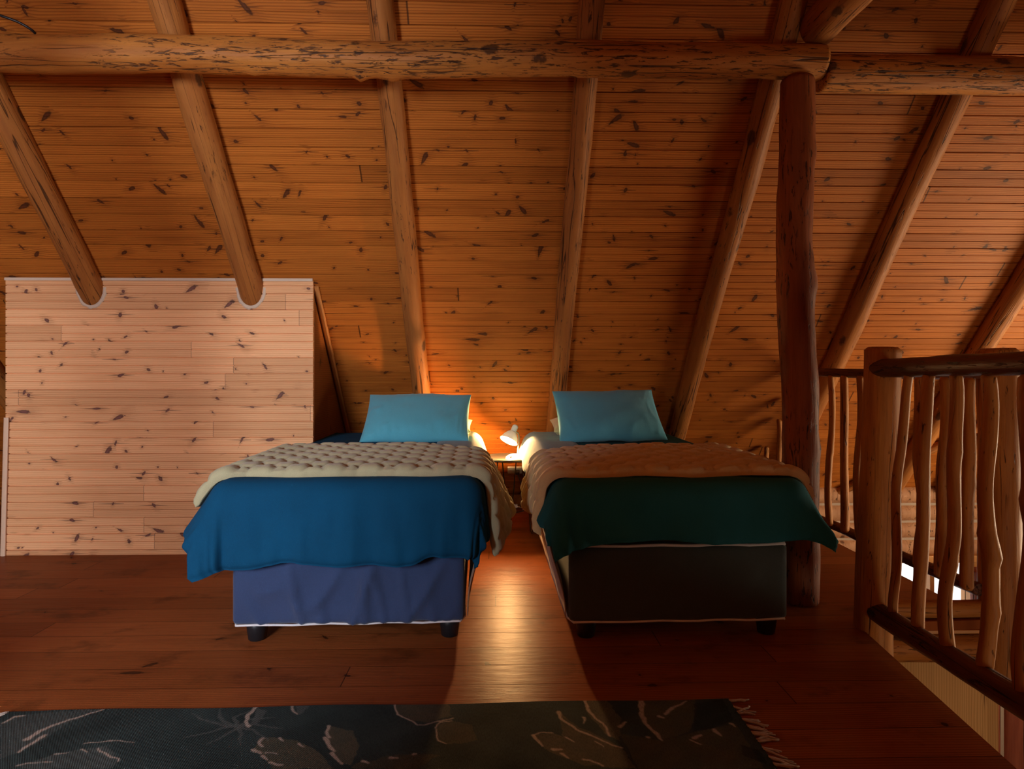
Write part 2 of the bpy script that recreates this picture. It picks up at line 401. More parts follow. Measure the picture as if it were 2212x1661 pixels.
# loft floor with the stairwell cut out on its right
E1, E2 = on_z(1850, 1347), on_z(2190, 1655)
dirE = (E2 - E1).normalized(); E3 = E1 + dirE * ((-2.6 - E1.y) / dirE.y)
poly = [(XL, -2.6), (E3.x, E3.y), (E1.x, E1.y), (2.085, 2.60), (2.085, 5.02), (XL, 5.02)]
vs = [V((x, y, 0)) for x, y in poly] + [V((x, y, -.04)) for x, y in poly]; n = len(poly)
fs = [tuple(range(n)), tuple(range(2 * n - 1, n - 1, -1))] + [(i, i + n, (i + 1) % n + n, (i + 1) % n) for i in range(n)]
struct(mesh('floor', vs, fs, M['floor'], None, False, [(v.x, v.y if i < n else v.y) for i, v in enumerate(vs)]))
struct(box('floor.001', (XL, -2.6, -2.5), (XR, 5.0, -2.4), M['floor'], None, 0, (0, 1)))
def gable(name, x, t):
    vs = [V((x, yy, zz)) for yy, zz in ((-2.75, -2.5), (5.15, -2.5), (5.15, -.1), (RIDGE, zr + .15), (-2.75, -.1))]
    vs = vs + [v + V((t, 0, 0)) for v in vs]; n = 5
    fs = [tuple(range(n)), tuple(range(2 * n - 1, n - 1, -1))] + [(i, i + n, (i + 1) % n + n, (i + 1) % n) for i in range(n)]
    return struct(mesh(name, vs, fs, M['roof'], None, False, [(v.y, v.z) for v in vs]))
gable('wall_left', XL, -.1); gable('wall_right', XR, .1)
struct(box('wall_front', (XL, -2.75, -2.5), (XR, -2.6, .2), M['pale'], None, 0, (0, 2)))
struct(box('wall_rear', (XL, 5.02, -2.5), (2.6, 5.15, 0.0), M['pale'], None, 0, (0, 2)))

# rear log wall below the eaves, seen through the stairwell; window in it
WX0, WX1, WZ0, WZ1 = 2.35, 3.74, -1.55, -.45
parts = []; ch = []
dz = .138
for i in range(19):
    zc = .07 - i * dz
    spans = [(2.10, XR)]
    if WZ0 - .03 < zc - .02 and zc - .06 < WZ1 + .03 and zc + .05 < WZ1 + .05: spans = [(2.10, WX0 - .06), (WX1 + .06, XR)]
    for a, b in spans:
        v_, f_ = log_geo(b - a, .072, .072, i + 3, wob=.0, bump=.03, n=14, ds=.12, domed=0)
        parts.append(([V((a + z, 4.90 + x, zc + y)) for x, y, z in v_], f_))
        bm = box_arrays((a, 4.862, zc - dz / 2 - .012), (b, 4.93, zc - dz / 2 + .012)); ch.append(([v.co.copy() for v in bm.verts], [tuple(v.index for v in f.verts) for f in bm.faces])); bm.free()
vs, fs = join(parts); wr = struct(mesh('wall_rear.001', vs, fs, M['walllog']))
vs, fs = join(ch); mesh('chinking', vs, fs, M['chink'], wr, False)
w = bpy.data.objects.new('window_1', None); C.objects.link(w); struct(w); w.location = (0, 4.9, 0)
ft = .055
prt = []
for lo, hi in (((WX0 - ft, -.10, WZ1), (WX1 + ft, .05, WZ1 + ft)), ((WX0 - ft, -.10, WZ0 - ft), (WX1 + ft, .05, WZ0)), ((WX0 - ft, -.09, WZ0), (WX0, .05, WZ1)), ((WX1, -.09, WZ0), (WX1 + ft, .05, WZ1)), ((3.42, -.05, WZ0), (3.455, .03, WZ1))):
    bm = box_arrays(lo, hi, .004); prt.append(([v.co.copy() for v in bm.verts], [tuple(v.index for v in f.verts) for f in bm.faces])); bm.free()
vs, fs = join(prt); mesh('window_frame', vs, fs, M['frame'], w, False)
box('pane', (WX0, -.004, WZ0), (WX1, .004, WZ1), M['glass'], w, 0)
# lower storey: pale board wall under the landing and red vertical logs beyond it
struct(box('wall_landing', (1.45, 2.70, -2.4), (2.21, 2.74, -.16), M['pale'], None, 0, (2, 0)))
parts = []; ch = []
for i in range(6):
    v_, f_ = log_geo(2.02, .088, .086, 40 + i, wob=.0, bump=.03, n=14, ds=.12, domed=0)
    parts.append(([V((3.50 + i * .175 + x, 4.40 + y, -2.4 + z)) for x, y, z in v_], f_))
vs, fs = join(parts); wl = struct(mesh('wall_red', vs, fs, M['redlog']))
for i in range(6):
    bm = box_arrays((3.575 + i * .175, 4.35, -2.4), (3.60 + i * .175, 4.42, -.40)); ch.append(([v.co.copy() for v in bm.verts], [tuple(v.index for v in f.verts) for f in bm.faces])); bm.free()
vs, fs = join(ch); mesh('chinking', vs, fs, M['chink'], wl, False)

# low boxed-in wall on the left
KX0, KX1 = on_y(12, 900, RY).x, on_y(676, 900, RY).x
KT = RZ
kw = struct(lining('wall_left_low', (0, RY, 0), (1, 0, 0), (0, 0, 1), (0, -1, 0), KX0, KX1, 0, KT - .005, M['knee'], v_off=.03, back=.025, d=.011, w=.0075, bead=.8))
# its sides run back to the roof
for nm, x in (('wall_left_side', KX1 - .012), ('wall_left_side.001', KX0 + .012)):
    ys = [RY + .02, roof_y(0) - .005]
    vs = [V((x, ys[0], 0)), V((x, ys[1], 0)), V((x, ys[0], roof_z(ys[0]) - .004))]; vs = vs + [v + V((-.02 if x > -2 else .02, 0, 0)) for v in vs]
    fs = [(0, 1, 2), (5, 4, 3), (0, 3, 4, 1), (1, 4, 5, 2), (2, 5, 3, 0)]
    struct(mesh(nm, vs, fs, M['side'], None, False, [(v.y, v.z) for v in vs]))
# battens and caulk
def strip(name, p0, p1, N, w, t, m):
    p0, p1, N = V(p0), V(p1), V(N); d = (p1 - p0).normalized(); s = d.cross(N).normalized()
    prof = [(-w / 2, 0), (-w / 2, t * .7), (-w / 4, t), (w / 4, t), (w / 2, t * .7), (w / 2, 0)]
    vs = [p + s * a + N * h for p in (p0, p1) for a, h in prof]; n = 6
    fs = [(i, (i + 1) % n, (i + 1) % n + n, i + n) for i in range(n)] + [tuple(range(n - 1, -1, -1)), tuple(range(n, 2 * n))]
    return struct(mesh(name, vs, fs, m, None, False))
strip('trim_1', (KX1 + .010, RY + .03, roof_z(RY + .03) - .004), (KX1 + .010, 4.72, roof_z(4.72) - .004), RN, .030, .016, M['batten'])
strip('trim_2', (KX0, RY - .004, KT - .010), (KX1, RY - .004, KT - .010), (0, -1, 0), .016, .006, M['caulk'])
strip('trim_3', (KX0 - .008, RY - .005, 0), (KX0 + .012, RY - .005, .79), (0, -1, 0), .026, .010, M['palebatten'])
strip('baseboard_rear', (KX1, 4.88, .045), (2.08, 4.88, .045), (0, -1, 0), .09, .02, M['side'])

# ------------------------------------------------------------------ roof timbers
def rafter(x, r, seed, label, z0=.02, z1=3.3, off=.036, group=None, knobs=(), m='rafter', **kw_):
    y0, y1 = roof_y(z0), roof_y(z1)
    p0 = V((x, y0, z0)) + RN * off; p1 = V((x, y1, z1)) + RN * off
    o = log('rafter', p0, p1, r, r * .96, M[m], seed, wob=.008, bump=.035, n=20, ds=.06, knobs=knobs, **kw_)
    tag(o, label, 'rafter')
    return o
kz = KT - .02
rafter(-3.22, .068, 11, 'round log rafter at the far left edge, passing down beside the pale boxed-in wall', z0=.05)
rafter(-2.335, .068, 12, 'round log rafter ending in the left half of the pale boxed-in wall', z0=1.42, m='rafter')
rafter(-1.425, .068, 13, 'round log rafter ending in the right half of the pale boxed-in wall', z0=1.42)
rafter(-.508, .060, 14, 'log rafter coming down behind the blue pillow of the left bed', knobs=((.27, -1.6, .06, .008),))
rafter(.402, .058, 15, 'log rafter coming down to the right of the lit lamp')
rafter(1.283, .062, 16, 'log rafter right of the right bed, passing just left of the red-brown post')
rafter(2.185, .066, 17, 'log rafter dropping behind the red-brown post from the right')
rafter(3.09, .068, 18, 'log rafter above the railing corner post at the right edge')
rafter(3.52, .060, 19, 'log rafter seen between the balusters at the far right')
# caulk rings where two rafters meet the pale wall
for x in (-2.335, -1.425):
    zc = RZ - .036 / math.cos(RA); ri, ro = .072, .086; k = 28; vs = []; fs = []
    for i in range(k + 1):
        a = PI + PI * i / k * 1.0
        for rr, yy in ((ri, RY - .006), (ro * (1 + .08 * noise.noise(V((x, i * .5, 0)))), RY - .004)):
            vs.append(V((x + rr * math.cos(a), yy, zc + rr / .646 * .93 * math.sin(a))))
    for i in range(k): fs.append((2 * i, 2 * i + 1, 2 * i + 3, 2 * i + 2))
    b = len(vs); vs += [v + V((0, .02, 0)) for v in vs]; 
    fs += [tuple(q + b for q in f[::-1]) for f in fs]
    for i in range(k): fs.append((2 * i, 2 * i + 2, 2 * i + 2 + b, 2 * i + b)); fs.append((2 * i + 1, 2 * i + 1 + b, 2 * i + 3 + b, 2 * i + 3))
    mesh('caulk_ring', vs, fs, M['caulk'], kw, True)

bz = on_y(0, 117, 2.70).z
o = log('beam', (XL + .02, 2.70, bz), (1.425, 2.70, bz + .004), .080, .071, M['beam'], 21, wob=.012, bump=.045, n=26, ds=.035,
        knobs=((.535, -1.7, .022, .012), (.54, .2, .03, .012), (.62, -1.5, .025, .02), (.645, -1.25, .03, .016), (.80, -1.4, .02, .01)))
tag(o, 'long horizontal log beam under the rafters, left of the red-brown post', 'beam')
o = log('beam', (1.43, 2.735, 2.378), (XR - .02, 2.735, 2.365), .079, .082, M['beam'], 22, wob=.006, bump=.03, n=24, ds=.05)
tag(o, 'shorter log beam running right from the head of the red-brown post', 'beam')
o = log('tie_beam', (1.405, 2.72, 2.562), (1.405, -1.5, 2.562), .080, .085, M['rafter'], 23, wob=.01, bump=.04, n=22)
tag(o, 'thick log resting on top of the beam above the post, running toward the camera', 'beam')
pb = on_z(1745, 1312); pb = V((pb.x, 2.83, 0)); pt = on_y(1722, 185, 2.71)
o = log('post', pb + V((0.0, 0, 0)), V((pt.x, 2.71, bz - .066)), .080, .073, M['post'], 24, wob=.016, bump=.05, n=28, ds=.04,
        knobs=((.62, .1, .06, .022), (.66, -.6, .05, .012), (.16, -1.0, .05, .008), (.3, 0.2, .05, .012), (.86, .2, .05, .010)))
tag(o, 'tall red-brown log post standing beside the right bed, holding up the beam', 'post')
d0, d1 = on_roof(1795, 1063), on_roof(2212, 868)
o = log('diagonal_brace', d0 + RN * .03, d0 + (d1 - d0) * 1.35 + RN * .03, .032, .03, M['rafter'], 25, wob=.006, bump=.04)
tag(o, 'thin diagonal log brace lying across the lower roof boards behind the railing', 'brace')
o = log('edge_log', on_y(1915, 1314, 2.625), on_y(2127, 1314, 2.625), .037, .037, M['gold'], 26, wob=.004, bump=.05, n=18)
tag(o, 'short golden log lying along the landing edge between the two railing posts', 'log')
o = log('joist_log', V((1.46, 2.64, -.125)), V((2.075, 2.64, -.125)), .066, .068, M['beam'], 27, wob=.004, bump=.04, n=20)
tag(o, 'fat log joist under the landing edge, below the short golden log', 'log')
struct(box('trim_4', (1.52, 2.592, -.055), (2.07, 2.60, -.040), M['frame'], None, .002))

# ------------------------------------------------------------------ railings
def baluster(par, p0, p1, r, seed, m='gold', wob=.02, knobs=(), taper=True):
    p0, p1 = V(p0), V(p1)
    return log('baluster', p0, p1, r * 1.05, r * .93, M[m], seed, parent=par, wob=wob, bump=.07, n=14, ds=.035, knobs=knobs, domed=2.2 if taper else .5, bendfreq=2.2)
R1 = thing('railing', 'nearer log railing along the loft edge, its dark rails running toward the camera', 'railing', (1.545, 2.52, 0))
tp, bt = on_y(1907, 750, 2.53), on_y(1886, 1380, 2.53)
o = log('corner_post', V((bt.x, 2.53, -.20)), V((tp.x, 2.53, tp.z)), .073, .068, M['gold'], 31, parent=R1, wob=.006, bump=.025, n=26, ds=.05, domed=1.3,
        knobs=((.55, -1.4, .02, .006), (.2, -2.6, .03, .01)))
log('top_rail', (1.553, 2.53, 1.070), (1.545, .3, 1.083), .036, .038, M['rail'], 32, parent=R1, wob=.010, bump=.06, n=18)
log('bottom_rail', (1.535, 2.50, .082), (1.545, .3, .082), .040, .046, M['rail'], 33, parent=R1, wob=.010, bump=.07, n=18)
def rx(px, z, X=1.545):
    p = on_x(px, 900, X); return V((X, p.y, z))
for (tx, bx, r, s, kn) in ((1966, 1930, .0175, 41, ()), (2008, 1983, .0215, 42, ((.62, -2.6, .02, .007), (.25, -2.4, .02, .006))), (2062, 2050, .021, 43, ((.3, -1.2, .02, .008), (.72, -2, .03, .006))),
                           (2133, 2122, .023, 44, ((.40, -1.6, .03, .016), (.46, -2.8, .03, .012), (.2, -2, .03, .01))), (2222, 2214, .025, 45, ((.6, -2.6, .03, .014),)), (2310, 2300, .025, 46, ()), (2430, 2425, .025, 47, ())):
    baluster(R1, rx(bx, .105), rx(tx, 1.05), r, s, knobs=kn, wob=.022, m='gold')
log('end_post', (1.545, .55, -.2), (1.545, .55, 1.15), .075, .072, M['gold'], 48, parent=R1, n=20)
R2 = thing('railing', 'farther log railing beyond the stairwell landing, running back until the roof cuts it off', 'railing', (1.97, 2.62, 0))
X2 = 1.97
log('top_rail', (X2, 4.03, 1.045), (X2 + .09, 2.62, 1.050), .025, .027, M['rail'], 51, parent=R2, wob=.008, bump=.07, n=14)
log('bottom_rail', (X2, 4.86, .125), (X2 + .10, 2.63, .118), .026, .029, M['rail'], 52, parent=R2, wob=.008, bump=.07, n=14)
bp = on_y(2155, 760, 2.64)
log('corner_post', (bp.x + .01, 2.64, -.285), (bp.x, 2.64, 1.155), .079, .077, M['gold'], 53, parent=R2, wob=.006, bump=.03, n=26, ds=.05, domed=1.3)
for px, z1, r, s in ((1655, .565, .018, 61), (1679, .735, .019, 62), (1697, .86, .018, 63), (1724, 1.03, .02, 64), (1760, 1.03, .021, 65), (1793, 1.03, .019, 66), (1824, 1.03, .0225, 67), (1857, 1.03, .020, 68),
                     (1915, 1.03, .021, 69), (1983, 1.03, .021, 70), (2032, 1.03, .023, 71), (2090, 1.03, .024, 72)):
    p = on_x(px, 900, X2); y = p.y
    zt = min(z1, roof_z(y) - .03)
    baluster(R2, (X2, y, .14), (X2 + random.uniform(-.004, .008), y + random.uniform(-.012, .012), zt), r, s, wob=.014 if s < 70 else .024, knobs=((.5, -1.5, .02, .005), (.8, -2.5, .015, .005)))

# ------------------------------------------------------------------ beds
def rbox_geo(lo, hi, r, step=.03, disp=None):
    lo, hi = V(lo), V(hi); c = (lo + hi) / 2; h = (hi - lo) / 2
    bm = bmesh.new(); bmesh.ops.create_cube(bm, size=2)
    seg = [max(2, int((hi[i] - lo[i]) / step)) for i in range(3)]
    for ax in range(3):
        es = [e for e in bm.edges if abs((e.verts[1].co - e.verts[0].co)[ax]) > 1e-3 and all(abs((e.verts[1].co - e.verts[0].co)[k]) < 1e-3 for k in range(3) if k != ax)]
        bmesh.ops.subdivide_edges(bm, edges=es, cuts=seg[ax] - 1, use_grid_fill=True)
    for v in bm.verts:
        p = V(v.co[i] * h[i] for i in range(3)); core = V(max(-h[i] + r, min(h[i] - r, p[i])) for i in range(3)); d = p - core
        if d.length > 1e-9: p = core + d.normalized() * min(r, d.length if sum(abs(x) > 1e-9 for x in d) < 2 else r)
        v.co = c + p
    bm.normal_update()
    if disp:
        mv = [(v, disp(v.co, v.normal)) for v in bm.verts]
        for v, q in mv: v.co += q
    me = bpy.data.meshes.new('m'); bm.to_mesh(me); bm.free(); return me

def ridged(p, freq, d):                       # long creases running along direction d in a plane
    u = p[0] * d[1] - p[1] * d[0]; w_ = p[0] * d[0] + p[1] * d[1]
    n_ = noise.noise(V((u * freq, w_ * freq * .22, p[2] if len(p) > 2 else 0)))
    return (1 - abs(n_) * 2.2)

BT, MT, LEN = .372, .600, 1.86                # base top, mattress top, length
def make_bed(name, label, loc, rz, w, base_m, wrinkle, seed, side):
    t = thing(name, label, 'bed', loc, rz); h = w / 2
    def disp(p, nrm):
        if nrm.y < -.5:
            e = max(0, min(1, (h - abs(p.x)) * 9)) * max(0, min(1, (BT + .02 - p.z) * 6))
            q = max(0, ridged((p.x + seed, p.z * 1.0), 6.5, (.42, .9))) ** 3 * .012 + max(0, ridged((p.x * 1.1 - seed, p.z, 5), 9, (-.16, .98))) ** 4 * .010 + .006 * noise.noise(V((p.x * 5, p.z * 5, seed)))
            return V((0, -q * wrinkle * e, 0))
        return V()
    link('base', rbox_geo((-h, 0, .078), (h, LEN, BT), .018, .014, disp), base_m, t)
    mat = rbox_geo((-h + .006, .006, BT + .006), (h - .006, LEN - .006, MT), .05, .03, lambda p, n_: n_ * .006 * noise.noise(V((p.x * 9, p.y * 5, p.z * 9 + seed))))
    link('mattress', mat, M['sheet'], t)
    for z, y in ((.079, -.002), (BT + .003, -.002)):
        r_ = .0045 if z < .2 else .006
        pts = [(-h + .012, .4, z), (-h - .001, .05, z), (-h + .018, y, z)] + [(-h + .02 + (w - .04) * i / 12, y - .0 + .002 * math.sin(i * 2.1 + seed), z + .002 * math.sin(i * 1.7)) for i in range(13)] + [(h - .018, y, z), (h + .001, .05, z), (h - .012, .4, z)]
        o = tube('piping', pts, r_, M['piping'], t, 8); o['label'] = 'white piping'
    for x in (-h + .075, h - .06):
        for y in (.065, LEN - .08):
            v_, f_ = lathe_geo([(.0, 0), (.030, 0), (.034, .004), (.040, .05), (.043, .082), (0, .084)], 20)
            o = mesh('leg', [p + V((x, y, 0)) for p in v_], f_, M['blackplastic'], t); o['label'] = 'black tapered plastic leg'
    for s in (side,):                          # loose tan cloth along the inner side
        vs, fs = [], []; nu, nv = 90, 14
        for i in range(nu + 1):
            y = .012 + (LEN - .05) * i / nu
            for j in range(nv + 1):
                f = j / nv; z = BT - .005 - f * (BT - .10)
                out = .012 + .060 * (1 - f) ** 1.6 + .012 * (1 - f * .5) * math.sin(y * 21 + seed + f * 1.5) * math.sin(f * PI * .9 + .15)
                vs.append((s * (h + max(.004, out)), y, z))
        for i in range(nu):
            for j in range(nv):
                a = i * (nv + 1) + j; q = (a, a + 1, a + nv + 2, a + nv + 1); fs.append(q if s < 0 else q[::-1])
        o = mesh('valance', vs, fs, M['tan'], t); o['label'] = 'loose tan side cloth'
        md = o.modifiers.new('thick', 'SOLIDIFY'); md.thickness = .003
    return t

def drape(name, m, hw, a0, a1, b0, b1, top, rc, step, hem, thick, fold, flare, seed, parent=None, puff=None, back=lambda fa: 0.0):
    """cloth laid over the foot end of a mattress; a across, b along (b<0 hangs over the foot)"""
    na, nb = int((a1 - a0) / step), int((b1 - b0) / step)
    P = {}
    def pos(a, b, off):
        s = 1 if a > 0 else -1
        dx = max(abs(a) - hw, 0); dy = max(-b, 0)
        e0 = math.hypot(dx, dy); e = (dx ** 3.2 + dy ** 3.2) ** (1 / 3.2); z = top; ox = oy = 0
        if e < 1e-6:
            x, y = a, b
            z += .006 * noise.noise(V((a * 4, b * 4, seed)))
            return V((x, y, z)), V((0, 0, 1)), 0
        c = 0 if dx < 1e-6 or dy < 1e-6 else min(1, 2 * min(dx, dy) / (dx + dy))    # 1 on the diagonal of a corner
        nx, ny = (s * dx / e0, -dy / e0)
        ff, cl, sl, cr_, sr = (f_(b) if callable(f_) else f_ for f_ in flare)
        w_a = math.atan2(dx, dy) / (PI / 2); kc, ks = (cr_, sr) if s > 0 else (cl, sl)
        fl = ff + (kc - ff) * (w_a * 2) if w_a < .5 else kc + (ks - kc) * (w_a * 2 - 1)
        q = rc * (PI / 2 - fl)
        if e < q:
            t_ = e / rc; hz, dn = rc * math.sin(t_), rc * (1 - math.cos(t_)); n_ = V((nx * math.sin(t_), ny * math.sin(t_), math.cos(t_)))
        else:
            t_ = PI / 2 - fl; r_ = e - q
            hz, dn = rc * math.sin(t_) + r_ * math.sin(fl), rc * (1 - math.cos(t_)) + r_ * math.cos(fl)
            n_ = V((nx * math.cos(fl), ny * math.cos(fl), math.sin(fl)))
        g_ = min(1, max(0, e - .03) / .25)
        along = (a if dy > dx else b)
        fo = fold * g_ * (noise.noise(V((along * 7 + seed, e * 1.2, seed))) * 1.2 + .5 * noise.noise(V((along * 17 + seed, e * 2.2, seed + 4))) + .35 * noise.noise(V((along * 34 - seed, e * 5, seed + 8))))
        hz += fo
        bx = s * min(abs(a), hw) if dx > 0 else a
        return V((bx + nx * hz, max(b, 0) + ny * hz, top - dn)), n_, e
    grid = []
    for i in range(na + 1):
        fa = i / na
        for j in range(nb + 1):
            fb = j / nb
            la, lb, ra = hem(fa, fb)
            a = a0 - la + (a1 + ra - a0 + la) * fa; bb = b1 - back(fa); b = b0 - lb + (bb - b0 + lb) * fb
            edge = min((a - (a0 - la)), ((a1 + ra) - a), (b - (b0 - lb)), (bb - b))
            p, n_, e = pos(a, b, 0)
            tt = thick * math.sqrt(max(0, 1 - (1 - min(1, max(0, edge) / (thick * 1.3))) ** 2))
            pf = puff(a, b) * min(1, max(0, edge) / .02) if puff else 0
            if puff:
                fe = max(0, 1 - (b - (b0 - lb)) / .035); p = p + V((0, -1, 0)) * puff(a, b0 + .035) * .9 * fe * min(1, edge / .012)
            grid.append((p, n_, tt, pf))
    vs = [p + n_ * (tt + pf) for p, n_, tt, pf in grid]; N_ = len(vs)
    vs += [p - n_ * min(tt, .004) * .9 for p, n_, tt, pf in grid]
    fs = []; w_ = nb + 1
    for i in range(na):
        for j in range(nb):
            q = (i * w_ + j, (i + 1) * w_ + j, (i + 1) * w_ + j + 1, i * w_ + j + 1)
            fs.append(q); fs.append(tuple(x + N_ for x in q[::-1]))
    rim = [i * w_ for i in range(na + 1)] + [na * w_ + j for j in range(1, nb + 1)] + [i * w_ + nb for i in range(na - 1, -1, -1)] + [j for j in range(nb - 1, 0, -1)]
    for k in range(len(rim)):
        a_, b_ = rim[k], rim[(k + 1) % len(rim)]; fs.append((b_, a_, a_ + N_, b_ + N_))
    return mesh(name, vs, fs, m, parent)

# stitched pattern of the quilts: big scallops with small ones between
PER = .142
def puffer(amp):
    def f(a, b):
        best = []
        for (ox, oy, wgt) in ((0, 0, .0022), (.5, .5, .0022), (.5, 0, .0), (0, .5, .0)):
            kx, ky = round(a / PER - ox), round(b / PER - oy)
            for ddx in (-1, 0, 1):
                for ddy in (-1, 0, 1):
                    X, Y = (kx + ddx + ox) * PER, (ky + ddy + oy) * PER
                    best.append((a - X) ** 2 + (b - Y) ** 2 - wgt)
        best.sort(); d = best[1] - best[0]
        t_ = min(1, d / .0034)
        return amp * math.sqrt(t_) - amp * .25
    return f

def quilt_hem(l, r, s):
    def f(fa, fb):
        return (l + .02 * math.sin(fb * 9 + s), .012 * math.sin(fa * 21 + s), r + .025 * math.sin(fb * 8 + s))
    return f

# ---- left bed
b0_, b1_ = on_z(500, 1352, .078), on_z(1003, 1342, .078)
LB = V(((b0_.x + b1_.x) / 2, (b0_.y + b1_.y) / 2, 0)); LW = (b1_ - b0_).length; LR = math.atan2(b1_.y - b0_.y, b1_.x - b0_.x)
bed1 = make_bed('bed', 'single bed on the left, with wrinkled navy base and black tapered legs', LB, LR, LW, M['navy'], 2.1, 3.1, 1)
c0_, c1_ = on_z(1230, 1345, .078), on_z(1703, 1337, .078)
RB = V(((c0_.x + c1_.x) / 2, (c0_.y + c1_.y) / 2, 0)); RW = (c1_ - c0_).length; RR = math.atan2(c1_.y - c0_.y, c1_.x - c0_.x)
bed2 = make_bed('bed', 'single bed on the right, with dark charcoal base, next to the red-brown post', RB, RR, RW, M['char'], .4, 8.3, -1)

def place(o, loc, rz): o.location = loc; o.rotation_euler = (0, 0, rz); return o
h1 = LW / 2
def sm(x, a, b):
    t_ = min(1, max(0, (x - a) / (b - a))); return t_ * t_ * (3 - 2 * t_)
def hem1(fa, fb):       # longer toward the left corner; gathered here and there
    g_ = .035 * (1 - fa) + .010 * math.sin(fa * 13) + .006 * math.sin(fa * 31) - .018 * math.exp(-((fa - .72) / .03) ** 2)
    return (.02, g_, -.34 * sm(fb, .32, .46))
o = drape('duvet', M['teal'], h1, -h1 - .245, h1 + .27, -.305, 1.80, MT + .018, .055, .0125, hem1, .026, .022, (.08, .40, .55, .06, .05), 2.0)
tag(place(o, LB, LR), 'bright teal duvet hanging over the foot of the left bed', 'duvet')
o = drape('quilt', M['quilt'], h1 + .026, -h1 - .17, h1 + .36, .022, .86, MT + .040, .065, .0088, quilt_hem(.0, .0, 1.0), .030, .028,
          (.3, .5, .62, .3, lambda b: .10 + .34 * min(1, max(0, b - .05) / .4)), 5.0, back=lambda fa: .20 * sm(fa, .58, .80), puff=puffer(.021))
tag(place(o, LB, LR), 'sage green quilt with stitched scallops folded across the left bed', 'quilt')
h2 = RW / 2
def hem2(fa, fb): return (.02 - .27 * sm(fb, .32, .46), .02 + .012 * math.sin(fa * 11 + 1) + .05 * (fa < .5) * (0.5 - fa) - .02 * math.sin(PI * fa) , .02)
o = drape('duvet', M['tealdark'], h2, -h2 - .19, h2 + .21, -.24, 1.80, MT + .018, .055, .0125, hem2, .018, .020, (.12, .36, .42, .52, .5), 6.0)
tag(place(o, RB, RR), 'dark green teal duvet hanging over the foot of the right bed', 'duvet')
o = drape('quilt', M['quilt2'], h2 + .020, -h2 - .27, h2 + .15, .030, .86, MT + .040, .065, .0088, quilt_hem(.0, .0, 2.2), .026, .025,
          (.3, .4, lambda b: .10 + .12 * min(1, max(0, b - .05) / .4), .4, .50), 9.0, back=lambda fa: .20 * (1 - sm(fa, .20, .42)), puff=puffer(.018))
tag(place(o, RB, RR), 'tan quilt with stitched scallops folded across the right bed', 'quilt')

o = drape('bed_sheet', M['sheet'], h1 - .01, h1 - .22, h1 + .17, .62, LEN - .03, MT + .004, .05, .013, lambda fa, fb: (0, 0, .015 * math.sin(fb * 17)), .045, .005, (.1, .1, .1, .30, .34), 12.0)
tag(place(o, LB, LR), 'pale sheet on the left bed, its edge lit white by the lamp', 'bed sheet')
o = drape('bed_sheet', M['sheet'], h2 - .01, -h2 - .17, -h2 + .22, .62, LEN - .03, MT + .004, .05, .013, lambda fa, fb: (.015 * math.sin(fb * 15), 0, 0), .045, .005, (.1, .30, .36, .1, .1), 14.0)
tag(place(o, RB, RR), 'pale sheet on the right bed, hanging creased on the lamp side', 'bed sheet')

def pillow(label, m, c, W, Hh, T, tilt, rz, seed, roll=0, wr=1.0):
    n1, n2 = 64, 44; vs, fs = [], []
    def pt_(u, v, side):
        k = 1 - (1 - abs(v) ** 2.2) * .035; k2 = 1 - (1 - abs(u) ** 2.2) * .055
        x = u * W / 2 * k; y = v * Hh / 2 * k2
        th = T / 2 * ((1 - abs(u) ** 3.0) * (1 - abs(v) ** 2.6)) ** .55 * (1 + .16 * (-v))
        crease = max(0, ridged((u * 1.2 + seed, v, 2), 4.5, (.2 * u, 1))) ** 4
        edge = max(abs(u), abs(v))
        th *= 1 + wr * .13 * noise.noise(V((u * 2.2 + seed, v * 2.2, side))) 
        th += wr * .040 * crease * max(0, edge - .45) * (1 if v < .2 else .4) * (1 - edge ** 6)
        return V((x, y + .012 * noise.noise(V((u * 2, seed, 0))) * v, side * th))
    for side in (1, -1):
        for i in range(n1 + 1):
            for j in range(n2 + 1):
                u = math.sin((2 * i / n1 - 1) * PI / 2); v = math.sin((2 * j / n2 - 1) * PI / 2)
                vs.append(pt_(u, v, side))
    N_ = (n1 + 1) * (n2 + 1); w_ = n2 + 1
    for i in range(n1):
        for j in range(n2):
            q = (i * w_ + j, (i + 1) * w_ + j, (i + 1) * w_ + j + 1, i * w_ + j + 1); fs.append(q); fs.append(tuple(x + N_ for x in q[::-1]))
    bm = bmesh.new(); bv = [bm.verts.new(v) for v in vs]
    for f in fs:
        try: bm.faces.new([bv[i] for i in f])
        except ValueError: pass
    bmesh.ops.remove_doubles(bm, verts=bm.verts, dist=1e-5)
    me = bpy.data.meshes.new('pillow'); bm.to_mesh(me); bm.free()
    o = link('pillow', me, m)
    # local x across, y up the pillow, z its thickness
    o.matrix_basis = Matrix.Translation(c) @ Matrix.Rotation(rz, 4, 'Z') @ Matrix.Rotation(tilt, 4, 'X') @ Matrix.Rotation(roll, 4, 'Z')
    return tag(o, label, 'pillow')
pillow('bright blue pillow leaning at the head of the left bed', M['pillow'], V((-.485, 3.775, .775)), .635, .41, .16, math.radians(40), 0, 1.3, roll=.0)
pillow('grey blue pillow leaning at the head of the right bed', M['pillow2'], V((.668, 3.775, .790)), .635, .44, .15, math.radians(40), 0, 4.4, roll=.03, wr=.6)
pillow('cream pillow peeping out behind the blue pillow of the left bed', M['cream'], V((-.47, 4.045, .700)), .60, .32, .15, math.radians(9), 0, 7.7)
pillow('cream pillow peeping out behind the grey blue pillow of the right bed', M['cream'], V((.65, 4.045, .700)), .60, .32, .15, math.radians(9), 0, 9.1)

